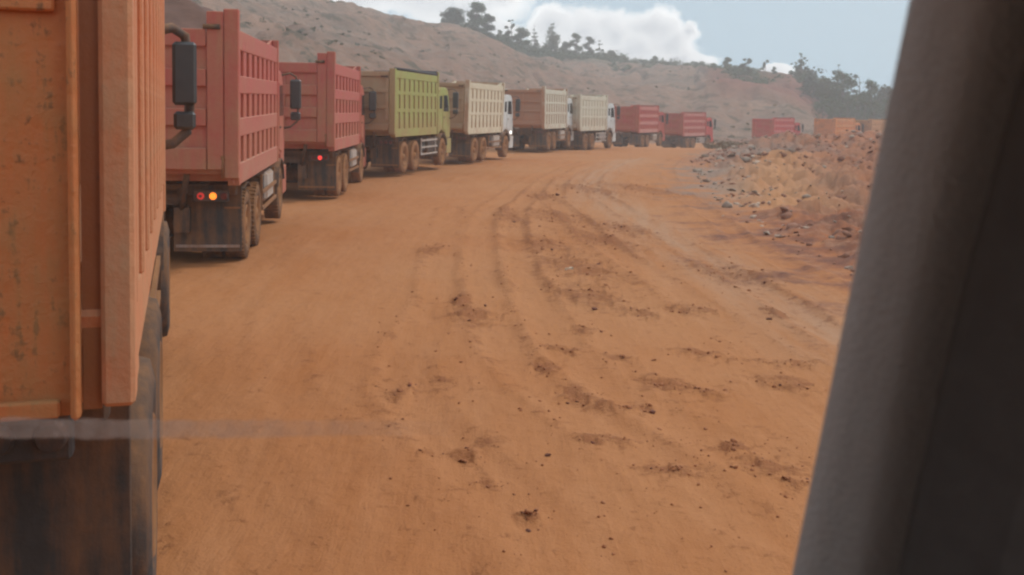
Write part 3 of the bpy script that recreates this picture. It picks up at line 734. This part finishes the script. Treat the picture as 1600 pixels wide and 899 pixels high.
        # mirrors on a bow
        mr = MB().tube([(s*1.14, 7.45, 2.88), (s*1.30, 7.62, 2.93), (s*1.42, 7.70, 2.86), (s*1.46, 7.72, 2.66), (s*1.46, 7.72, 2.1), (s*1.44, 7.71, 1.92), (s*1.30, 7.66, 1.80), (s*1.15, 7.6, 1.78)], sp.get('bow', .022), 8).build('mirror_arm', M['plastic'], cabo); mz = sp.get('mz', 0); mr.location.z = mz
        MB().box(*sorted((s*1.30, s*1.53)), 7.60, 7.70, 2.18+mz, 2.80+mz, .03).build('mirror', M['mirror'], cabo)
        MB().box(*sorted((s*1.31, s*1.52)), 7.60, 7.70, 1.94+mz, 2.12+mz, .03).build('small_mirror', M['steel'] if sp['body'] == 'orange_near' else M['mirror'], cabo)
        # headlamp in the bumper corner
        MB().box(*sorted((s*.80, s*1.12)), 7.88, 7.90, .72, .92, .005).build('headlight', M['lens'], root)
    MB().poly([(-1.04, 7.85, 1.98), (1.04, 7.85, 1.98), (1.04, 7.52, 2.80), (-1.04, 7.52, 2.80), (-1.04, 7.80, 1.98), (1.04, 7.80, 1.98), (1.04, 7.47, 2.80), (-1.04, 7.47, 2.80)],
              [(0,1,2,3), (7,6,5,4), (0,4,5,1), (1,5,6,2), (2,6,7,3), (3,7,4,0)]).build('windscreen', M['glass'], cabo)
    gl = MB()
    for k in range(5): gl.box(-.85, .85, 7.865, 7.90, 1.12+k*.14, 1.20+k*.14)
    gl.build('grille', M['plastic'], cabo)
    MB().prism([(7.15, .42), (7.15, .62), (7.3, 1.0), (7.88, 1.0), (7.88, .42)], -1.2, 1.2, .03).build('bumper', PC, root)
    MB().prism([(7.3, 2.98), (7.75, 2.9), (7.75, 2.86), (7.35, 2.9)], -1.05, 1.05).build('sun_visor', M['plastic'], cabo)
    if sp['tarp']:
        tr_ = MB().tube([(-1.2, L-.12, 3.44), (-.6, L-.12, 3.43), (0, L-.13, 3.45), (.6, L-.12, 3.44), (1.2, L-.12, 3.44)], .10, 10)
        for s in (-1, 1): tr_.tube([(s*1.19, .2, 3.39), (s*1.19, 2, 3.41), (s*1.19, 4, 3.39), (s*1.19, L-.1, 3.41)], .05, 8)
        tr_.build('tarpaulin_roll', M['tarp'], root)
    if sp.get('marker'):
        MB().box(1.165, 1.215, 7.30, 7.44, 1.10, 1.24, .02).build('side_lamp', M['lamp_white'], root)
    x, y, z, yaw = sp['pose']
    root.location = (x, y, z); root.rotation_euler = (R(sp.get('pitch', 0)), R(sp.get('lean', 0)), -R(yaw))
    return root
TR = [
 dict(pose=(-2.23, 2.39, .31, -17.9), body='orange_near_side', gate='orange_near', cab='orange_near_side', variant='C', ribs=9, lamps='off', tyre='tyre_dark', bow=.05, mz=-.14, track=.06,
      label='nearest dump truck, orange and rusty, filling the left edge with its rear corner'),
 dict(pose=(-5.02, 13.94, .05, -7.4), pitch=.6, body='red_a', cab='red_b', variant='A', ribs=8,
      label='largest faded red dump truck, red and amber tail lamps lit, dark ore heaped on top'),
 dict(pose=(-5.6, 24.9, .09, -2.1), body='red_b', cab='red_b', variant='A', ribs=8, lamps='red', tyre='tyre_dusty',
      label='red dump truck with one round red tail lamp lit, just behind the green one'),
 dict(pose=(-5.01, 32.94, .24, 10.2), body='green', gate='dusty_gate', cab='green', variant='B', ribs=9, post=3.40, lamps='off', tank='chassis', tarp=True, tyre='tyre_dusty',
      label='yellow green dump truck with brown dusty tailgate, the only green one in the queue'),
 dict(pose=(-3.12, 42.67, .18, 14.4), lean=1.6, body='cream_a', gate='dusty_gate', cab='white_cab', variant='B', ribs=9, post=3.45, lamps='off', marker=True, tyre='tyre_dusty',
      label='cream dump truck with a bright white side lamp, just ahead of the green one'),
 dict(pose=(.48, 55.36, .20, 15.4), body='cream_b', gate='brown_gate', cab='white_cab', variant='B', ribs=9, post=3.5, lamps='off',
      label='middle cream dump truck with wide red brown tailgate, between the two other cream ones'),
 dict(pose=(2.89, 62.5, 0, 22.1), body='cream_c', cab='white_cab', variant='B', ribs=9, post=3.45, lamps='off', tank='steel',
      label='third cream dump truck, directly behind the first of the far red ones'),
 dict(pose=(9.07, 83.69, -.46, 24.4), body='red_c', cab='red_c', variant='A', ribs=8, post=3.5, lamps='off',
      label='red dump truck on the bend just ahead of the three cream ones'),
 dict(pose=(14.78, 96.08, -.94, 32.1), body='red_c', cab='red_d', variant='A', ribs=8, post=3.4, lamps='off', tank='steel',
      label='red dump truck at the end of the bend, last before the gap in the queue'),
 dict(pose=(27.04, 110.95, -1.37, 37.4), body='red_d', cab='red_d', variant='A', ribs=8, post=3.35, lamps='off',
      label='bright red dump truck standing alone beyond the rubble bank, gap before it'),
 dict(pose=(34.95, 115.05, -1.28, 39.9), body='orange_far', cab='orange_far', variant='A', ribs=8, post=3.4, lamps='off',
      label='bright orange dump truck far off beneath the trees, ahead of the lone red one'),
 dict(pose=(40.9, 120.5, -1.35, 40), body='orange_tan', cab='orange_tan', variant='A', ribs=8, post=3.4, lamps='off',
      label='dull tan orange dump truck farthest along the queue, half behind the window pillar'),
]
trucks = [truck(s) for s in TR]
bpy.context.view_layer.update()

# heap of ore in the second truck, showing above its tailgate
def heap(parent_truck, label, h=.6, seed=1):
    n, m = 26, 40; vs = []; fs = []
    for i in range(n+1):
        for j in range(m+1):
            x = -1.14+2.28*i/n; y = .10+(L-.2)*j/m
            ex = 1-abs(x/1.14)**2.2; ey = min(1, (y-.1)/1.5)**.7*min(1, (L-.1-y)/1.5)**.7
            vs.append((x, y, 2.95+h*1.6*ex*ey+.25*(float(fbm(np.array([x*2.2+seed]), np.array([y*2.2]), 4, 4)[0])-.5)))
    for i in range(n):
        for j in range(m): a = i*(m+1)+j; fs.append((a, a+m+1, a+m+2, a+1))
    o = MB().poly(vs, fs, True).build('ore_load', simple('ore_dark', (.13,.065,.045), .95, 0, 5, .4, .9)); o.matrix_world = parent_truck.matrix_world.copy()
    return tag(o, label, 'load of ore')
heap(trucks[1], 'dark brown heap of ore showing above the tailgate of the faded red truck')

# ---------------------------------------------------------------- trees
def leaf_mat(name, col):
    m, t, b = new_mat(name); g = nn(t, 'ShaderNodeNewGeometry'); n = noise(t, g.outputs['Position'], .9, 4, .6)
    oi = nn(t, 'ShaderNodeObjectInfo')
    c = mixc(t, n, tuple(x*.6 for x in col), tuple(x*1.5 for x in col)); c = mixc(t, mth(t, 'MULTIPLY', oi.outputs['Random'], .35), c, (.09,.085,.03))
    t.links.new(c, b.inputs['Base Color']); b.inputs['Roughness'].default_value = .8; b.inputs['Specular IOR Level'].default_value = .2; return m
LEAF = [leaf_mat('leaf_dark', (.034,.066,.030)), leaf_mat('leaf_mid', (.055,.100,.038))]
BARK = simple('bark', (.13,.11,.09), .9, 0, 10, .3, .5)
def leaves(rnd, clumps, n, size):
    """leaf-sized faces spread round clump centres (x, y, z, radius)"""
    vs = []; fs = []
    tot = sum(c[3]**2 for c in clumps)
    for (cx_, cy_, cz_, r) in clumps:
        k = max(10, int(n*r*r/tot))
        for _ in range(k):
            d = Vector((rnd.gauss(0,1), rnd.gauss(0,1), rnd.gauss(0,1))).normalized()*r*(rnd.random()**.5)*(1.0 if rnd.random() < .8 else 1.45)
            p = Vector((cx_, cy_, cz_))+Vector((d.x, d.y, d.z*.72)); s = size*rnd.uniform(.6, 1.4)
            a = Vector((rnd.gauss(0,1), rnd.gauss(0,1), rnd.gauss(0,.6))).normalized(); b_ = a.cross(Vector((rnd.gauss(0,1), rnd.gauss(0,1), rnd.gauss(0,1)))).normalized()
            i = len(vs); vs += [p-a*s, p+b_*s*.55, p+a*s, p-b_*s*.55]; fs.append((i, i+1, i+2, i+3))
    return vs, fs
def tree(x, y, z, h, w, kind, label, seed, mat=0, n=900, group=None):
    rnd = random.Random(seed); root = empty('tree', (x, y, z)); tag(root, label, 'tree', group)
    r0 = max(.05, h*.022); lean = rnd.uniform(-.05, .05)*h
    spine = [(lean*t*t, 0, h*t) for t in (0, .25, .5, .75, .97)]
    tb = MB().tube([(p[0], p[1], p[2]-(.4 if i == 0 else 0)) for i, p in enumerate(spine)], [r0*1.3, r0, r0*.75, r0*.45, r0*.12], 7)
    cl = []
    if kind == 'cone':
        for k in range(9):
            t = .06+.92*k/8; rr = w/2*(1-t)**.8*1.15+.05*w
            for j in range(3): a = rnd.uniform(0, 6.28); cl.append((lean*t*t+math.cos(a)*rr*.55, math.sin(a)*rr*.55, h*t, rr*.62))
    elif kind == 'tiers':
        for k in range(6):
            t = .15+.82*k/5; rr = w/2*(1.15-t*.75)*rnd.uniform(.75, 1.15)
            for j in range(rnd.choice((2, 3, 4))):
                a = rnd.uniform(0, 6.28); q = (lean+math.cos(a)*rr*.75, math.sin(a)*rr*.75, h*min(.97, t+rnd.uniform(-.1, .1)), rr*rnd.uniform(.28, .48)); cl.append(q)
                tb.tube([(lean*t*t, 0, h*t-rr*.25), (q[0], q[1], q[2])], [r0*.4, r0*.12], 5)
    elif kind == 'tall':
        for k in range(7):
            t = .55+.44*k/6; rr = w/2*rnd.uniform(.5, 1); a = rnd.uniform(0, 6.28)
            q = (lean*t*t+math.cos(a)*rr*.7, math.sin(a)*rr*.7, h*t, w*.16); cl.append(q); tb.tube([(lean*t*t, 0, h*t-.4), q[:3]], [r0*.35, r0*.1], 5)
    else:
        nb_ = 20
        for k in range(nb_):
            t = .06+.88*(k+rnd.random())/nb_; rr = w/2*math.sin(math.pi*min(1, .34+t*.60))**.6*rnd.uniform(.6, 1.15); a = 6.28*k/nb_*2.4
            q = (lean*t+math.cos(a)*rr*.68, math.sin(a)*rr*.68, h*t, w*rnd.uniform(.10, .22)); cl.append(q)
            if k % 2 == 0: tb.tube([(lean*t*t*.5, 0, h*t*.6), q[:3]], [r0*.5, r0*.12], 5)
        cl.append((lean, 0, h*.9, w*.2))
    tb.build('trunk', BARK, root)
    vs, fs = leaves(rnd, cl, n, max(.09, w*.034)); me = bpy.data.meshes.new('crown'); me.from_pydata([tuple(v) for v in vs], [], fs); me.materials.append(LEAF[mat]); link('crown', me, root)
    return root
def ridge_tree(u, vtop, vbase, wpx, kind, label, seed, dist=None, mat=0, n=900, group=None):
    a = math.atan((u-CX)/F); D = dist if dist else float(np.interp(a, azs, CD))*.985
    d = ray(u, (vtop+vbase)/2); y = D*math.cos(a); x = math.tan(a)*y
    x = d.x*y; z = z_at(x, y); k = y/F
    ztop = HC+ray(u, vtop).z*y
    h = max(1.5, ztop-z+.0); return tree(x, y, z-.6, h+.6, wpx*k*1.2, kind, label, seed, mat, n, group)
T_ = [
 (706,14,42,34,'bush','leftmost small bushy tree on the skyline of the hill'),
 (744,4,52,36,'bush','tall dense tree standing up against the white cloud, second from the left on the ridge'),
 (760,22,56,26,'bush','lower half crown leaning out right of the tall dense ridge tree'),
 (781,46,62,9,'bush','tiny isolated tree on the ridge in the gap between two big dark clumps'),
 (800,30,78,26,'tiers','dark ridge tree with a spiky top left of the narrow pointed one'),
 (815,45,82,30,'bush','rounded ridge tree filling the right side of the first dark clump'),
 (835,40,84,14,'cone','narrow pointed conifer between two dark clumps on the ridge'),
 (862,37,90,32,'cone','feathery layered conifer in front of the bright cloud'),
 (884,66,92,22,'bush','low round tree between the feathery conifer and the twin crowns'),
 (901,52,95,22,'bush','left one of the twin dark crowns on the ridge'),
 (920,57,97,20,'bush','right one of the twin dark crowns on the ridge'),
 (936,63,97,14,'tiers','thin open tree with flat layered twigs right of the twin crowns'),
 (953,80,99,20,'bush','low bushy tree ending the dense row on the ridge'),
 (1023,88,108,14,'bush','small round tree rising from the low scrub before the red mound'),
 (1088,97,111,14,'bush','small shrub like tree at the left foot of the red mound'),
 (1137,90,114,16,'bush','left round crowned tree on top of the red mound'),
 (1168,90,117,22,'tiers','wider spreading tree on top of the red mound'),
 (1196,95,119,8,'tall','thin stemmed little tree alone on the crest of the red mound'),
 (1209,113,121,8,'bush','tiny bush just right of the thin stemmed tree on the mound'),
 (1253,83,134,22,'tiers','tallest thin tree with ragged tiered twigs at the end of the red mound'),
]
for i, (u, vt, vb, w, kd, lb) in enumerate(T_):
    ridge_tree(u, vt, vb, w, kd, lb, 300+i, mat=i % 2, n=4200)
FT = [(1272,128,34,'bush',205,'small dark tree at the left end of the wood'),
      (1290,122,34,'bush',200,'low rounded tree left of the tallest crown in the wood'),
      (1306,100,30,'cone',208,'tallest pointed crown of the wood on the right'),
      (1318,112,46,'bush',200,'broad crown leaning right of the tallest one in the wood'),
      (1344,117,40,'tiers',206,'spreading flat topped tree in the middle of the wood'),
      (1362,124,40,'bush',198,'rounded tree right of the flat topped one in the wood'),
      (1384,134,34,'bush',204,'last tree of the wood before the window pillar')]
for i, (u, vt, w, kd, D, lb) in enumerate(FT):
    ridge_tree(u, vt, 200, w, kd, lb, 400+i, dist=D, mat=i % 2, n=3200)
rf = random.Random(8)
for i in range(16):        # the front row of the wood, alike low trees
    ridge_tree(1276+i*13+rf.uniform(-4, 4), rf.uniform(143, 160) if i < 9 else rf.uniform(128, 150), 200, rf.uniform(24, 34), 'bush', 'one of the alike low trees along the front of the wood behind the orange trucks', 500+i, dist=rf.uniform(176, 192), mat=1, n=900, group='low trees along the front of the wood')
# scrub on the ridge, undergrowth, and the far wood behind: too many to count
def scrub(name, label, spots, seed, mat, size=.35, n=50):
    rnd = random.Random(seed); V_ = []; F_ = []
    for (x, y, z, r) in spots:
        vs, fs = leaves(rnd, [(x+rnd.uniform(-r, r)*.6, y+rnd.uniform(-r, r)*.6, z+r*rnd.uniform(.2, .7), r*rnd.uniform(.4, .8)) for _ in range(3)], n, size)
        b0 = len(V_); V_ += vs; F_ += [tuple(b0+i for i in f) for f in fs]
    me = bpy.data.meshes.new(name); me.from_pydata([tuple(v) for v in V_], [], F_); me.materials.append(mat); return tag(link(name, me), label, name.replace('_', ' '), kind='stuff')
rs = random.Random(5); sp_px = []
for _ in range(150): sp_px.append((rs.uniform(775, 972), rs.uniform(.955, 1.0), rs.uniform(1.2, 3.0)))
for _ in range(22): sp_px.append((rs.choice((706, 745, 758))+rs.uniform(-12, 12), rs.uniform(.975, 1.0), rs.uniform(.9, 2.0)))
for _ in range(150): sp_px.append((rs.uniform(770, 1112), rs.uniform(.93, 1.0), rs.uniform(.8, 1.9)))
for _ in range(70): sp_px.append((rs.gauss(1160, 26), rs.uniform(.74, .99), rs.uniform(.6, 1.6)))
for _ in range(30): sp_px.append((rs.uniform(940, 1100), rs.uniform(.8, .95), rs.uniform(.6, 1.3)))
pts = []
for (u, s, r) in sp_px:
    a = math.atan((u-CX)/F); D = np.interp(a, FA, FD)+s*(np.interp(a, azs, CD)-np.interp(a, FA, FD)); pts.append((math.sin(a)*D, math.cos(a)*D, r))
zz = zs_of([(p[0], p[1]) for p in pts])[0]
scrub('scrub', 'low green scrub along the crest of the hill and round the red mound', [(p[0], p[1], zz[i]-.2, p[2]) for i, p in enumerate(pts)], 9, LEAF[1], .28, 55)
pts = []
for _ in range(520):
    u = rs.uniform(300, 1300); sv = rs.uniform(.05, .95); a = math.atan((u-CX)/F); D = np.interp(a, FA, FD)+sv*(np.interp(a, azs, CD)-np.interp(a, FA, FD))
    if fbm(np.array([u*.012]), np.array([sv*6.]), 7, 3)[0] > .47: pts.append((math.sin(a)*D, math.cos(a)*D, rs.uniform(.15, .55)))
zz = zs_of([(p[0], p[1]) for p in pts])[0]
scrub('hill_scrub', 'dull olive tufts and low scrub dotted over the bare hillside', [(p[0], p[1], zz[i]-.1, p[2]) for i, p in enumerate(pts)], 12, leaf_mat('olive_leaf', (.11,.10,.05)), .13, 22)
pts = []
for _ in range(330):
    a = R(rs.uniform(15.8, 58)); D = rs.uniform(205, 300); pts.append((math.sin(a)*D, math.cos(a)*D, rs.uniform(2.5, 5.5)))
zz = zs_of([(p[0], p[1]) for p in pts])[0]
scrub('far_wood', 'dense dark green wood closing the view on the right behind the nearer trees', [(p[0], p[1], zz[i]+p[2]*.4, p[2]) for i, p in enumerate(pts)], 10, LEAF[0], .55, 190)
# dry twiggy bushes between the last near red truck and the lone red one
pts = []
for _ in range(60):
    u = rs.uniform(1105, 1185); v = rs.uniform(222, 240); p = on_ground(u, v, -.3); pts.append((p.x, min(p.y, 110), rs.uniform(.3, .8)))
zz = zs_of([(p[0], p[1]) for p in pts])[0]
dry = leaf_mat('dry_leaf', (.22,.15,.09))
scrub('dry_brush', 'dry brown brush by the road bend between the red trucks', [(p[0], p[1], zz[i], p[2]) for i, p in enumerate(pts) ], 11, dry, .09, 60)

# ---------------------------------------------------------------- the cab the picture is taken from
cabm = simple('pillar_trim_grey', (.46,.43,.40), .75, 0, 220, .12, .4)
cabd = simple('door_trim_dark', (.125,.115,.108), .7, 0, 40, .2, .2)
cabx = paint('own_cab_paint', (.45,.10,.04), .3, 0, .3, .1)
own = empty('truck_cab', (0, .3, 1.2)); tag(own, 'dark inside of the viewer\'s truck cab, its slanting grey windscreen pillar crossing the right edge', 'truck cab')
bpy.context.view_layer.update()
def own_part(mb, name, mat):
    o = mb.build(name, mat, own); o.matrix_parent_inverse = own.matrix_world.inverted(); return o
def pp(u, v, d): r_ = ray(u, v); return Vector((r_.x*d, r_.y*d, HC+r_.z*d))
# pillar: grey face between the two slanting edges, rounded inner edge, then the dark door frame
rows = []
for t in np.linspace(-.35, 1.25, 12):
    v = 899*t; dep = .56+.16*t
    uL = 1422-184*t-6*math.sin(math.pi*t)*0; uI = 1517-197*t-10*math.sin(math.pi*max(0, min(1, t)))
    pL = pp(uL, v, dep+.05); pI = pp(uI, v, dep)
    n_ = Vector((1, .12, 0))
    rows.append([pL+Vector((.10, .06, 0)), pL+Vector((.004, .012, 0)), pL, pL*.5+pI*.5+Vector((-.001, -.004, 0)), pI*.85+pL*.15, pI+Vector((.002, -.003, 0)), pI+Vector((.009, -.010, 0)), pI+Vector((.020, -.014, 0)), pI+Vector((.045, -.016, 0)), pI+Vector((.16, -.016, 0)), pI+Vector((.16, .06, 0))])
mb = MB(); vs = [p for r_ in rows for p in r_]; k = len(rows[0]); fs = []
for i in range(len(rows)-1):
    for j in range(k): fs.append((i*k+j, i*k+(j+1) % k, (i+1)*k+(j+1) % k, (i+1)*k+j))
fs += [tuple(range(k)), tuple((len(rows)-1)*k+j for j in range(k))]
own_part(mb.poly(vs, fs, True), 'windscreen_pillar', cabm)
# dark door frame and door running back beside the seat
rows = []
for t in np.linspace(-.35, 1.25, 8):
    v = 899*t; dep = .56+.16*t
    pI = pp(1517-197*t-10*math.sin(math.pi*max(0, min(1, t))), v, dep)
    rows.append([pI+Vector((.030, -.012, 0)), pI+Vector((.036, -.024, 0)), pI+Vector((.07, -.07, 0)), Vector((.50, .25, pI.z)), Vector((.56, .25, pI.z)), pI+Vector((.2, .0, 0))])
mb = MB(); vs = [p for r_ in rows for p in r_]; k = len(rows[0]); fs = []
for i in range(len(rows)-1):
    for j in range(k): fs.append((i*k+j, i*k+(j+1) % k, (i+1)*k+(j+1) % k, (i+1)*k+j))
fs += [tuple(range(k)), tuple((len(rows)-1)*k+j for j in range(k))]
own_part(mb.poly(vs, fs), 'door_frame', cabd)
own_part(MB().box(.50, .56, -1.0, .26, .95, 2.90), 'door', cabd)
own_part(MB().box(-1.9, .56, -1.05, .62, 2.86, 2.94), 'roof', cabd)
own_part(MB().box(-1.9, .56, -1.08, -1.02, .9, 2.85), 'back_wall', cabd)
own_part(MB().box(-1.9, .49, .62, .98, 1.3, 1.78, .03), 'dashboard', cabd)
own_part(MB().box(-1.92, .56, .985, 1.02, .7, 1.76), 'front_panel', cabx)
own_part(MB().box(-1.9, .56, -1.0, .98, .86, .90), 'floor', cabd)
own_part(MB().box(-1.9, .56, .56, .66, 2.80, 2.855), 'windscreen_header', cabd)
# pale translucent streak across the windscreen opening, no pane behind it
def streak():
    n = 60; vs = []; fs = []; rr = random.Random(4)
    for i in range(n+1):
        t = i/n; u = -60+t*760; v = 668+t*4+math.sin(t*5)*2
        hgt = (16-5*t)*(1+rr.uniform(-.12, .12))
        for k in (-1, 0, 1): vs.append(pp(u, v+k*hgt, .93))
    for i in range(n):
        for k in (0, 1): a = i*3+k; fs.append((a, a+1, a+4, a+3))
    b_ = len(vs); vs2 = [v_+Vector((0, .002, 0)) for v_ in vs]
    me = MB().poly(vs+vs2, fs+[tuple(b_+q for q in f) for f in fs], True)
    m, t_, b = new_mat('pale_translucent_film'); c = t_.nodes.new('ShaderNodeTexCoord'); uvm = nn(t_, 'ShaderNodeSeparateXYZ'); g = nn(t_, 'ShaderNodeNewGeometry')
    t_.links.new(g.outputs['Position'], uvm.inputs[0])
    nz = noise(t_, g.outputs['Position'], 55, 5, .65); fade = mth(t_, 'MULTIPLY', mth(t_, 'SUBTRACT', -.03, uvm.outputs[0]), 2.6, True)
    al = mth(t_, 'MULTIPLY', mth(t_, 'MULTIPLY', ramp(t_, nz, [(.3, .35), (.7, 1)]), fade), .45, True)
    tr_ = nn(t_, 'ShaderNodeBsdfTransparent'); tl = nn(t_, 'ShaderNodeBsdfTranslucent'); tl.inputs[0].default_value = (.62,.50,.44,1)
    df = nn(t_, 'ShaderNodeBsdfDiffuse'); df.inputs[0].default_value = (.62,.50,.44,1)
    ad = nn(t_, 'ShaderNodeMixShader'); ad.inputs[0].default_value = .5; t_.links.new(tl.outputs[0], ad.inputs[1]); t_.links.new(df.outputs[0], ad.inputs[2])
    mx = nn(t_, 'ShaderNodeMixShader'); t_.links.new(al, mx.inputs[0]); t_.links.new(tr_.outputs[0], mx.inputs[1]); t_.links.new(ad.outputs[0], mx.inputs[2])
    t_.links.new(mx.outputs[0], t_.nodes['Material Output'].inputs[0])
    own_part(me, 'pale_streak', m)
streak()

# ---------------------------------------------------------------- dusty air
hb = MB().box(-420, 420, -60, 460, -12, 60).mesh('haze', bpy.data.materials.new('haze')); hm = hb.materials[0]; hm.use_nodes = True
t = hm.node_tree; t.nodes.clear(); pv = nn(t, 'ShaderNodeVolumePrincipled'); pv.inputs['Density'].default_value = .0020
pv.inputs['Color'].default_value = (.95, .93, .915, 1); pv.inputs['Anisotropy'].default_value = .25
t.links.new(pv.outputs[0], nn(t, 'ShaderNodeOutputMaterial').inputs['Volume'])
tag(link('haze', hb), 'thin pale dust haze hanging over the whole road and hill', 'haze', kind='stuff')
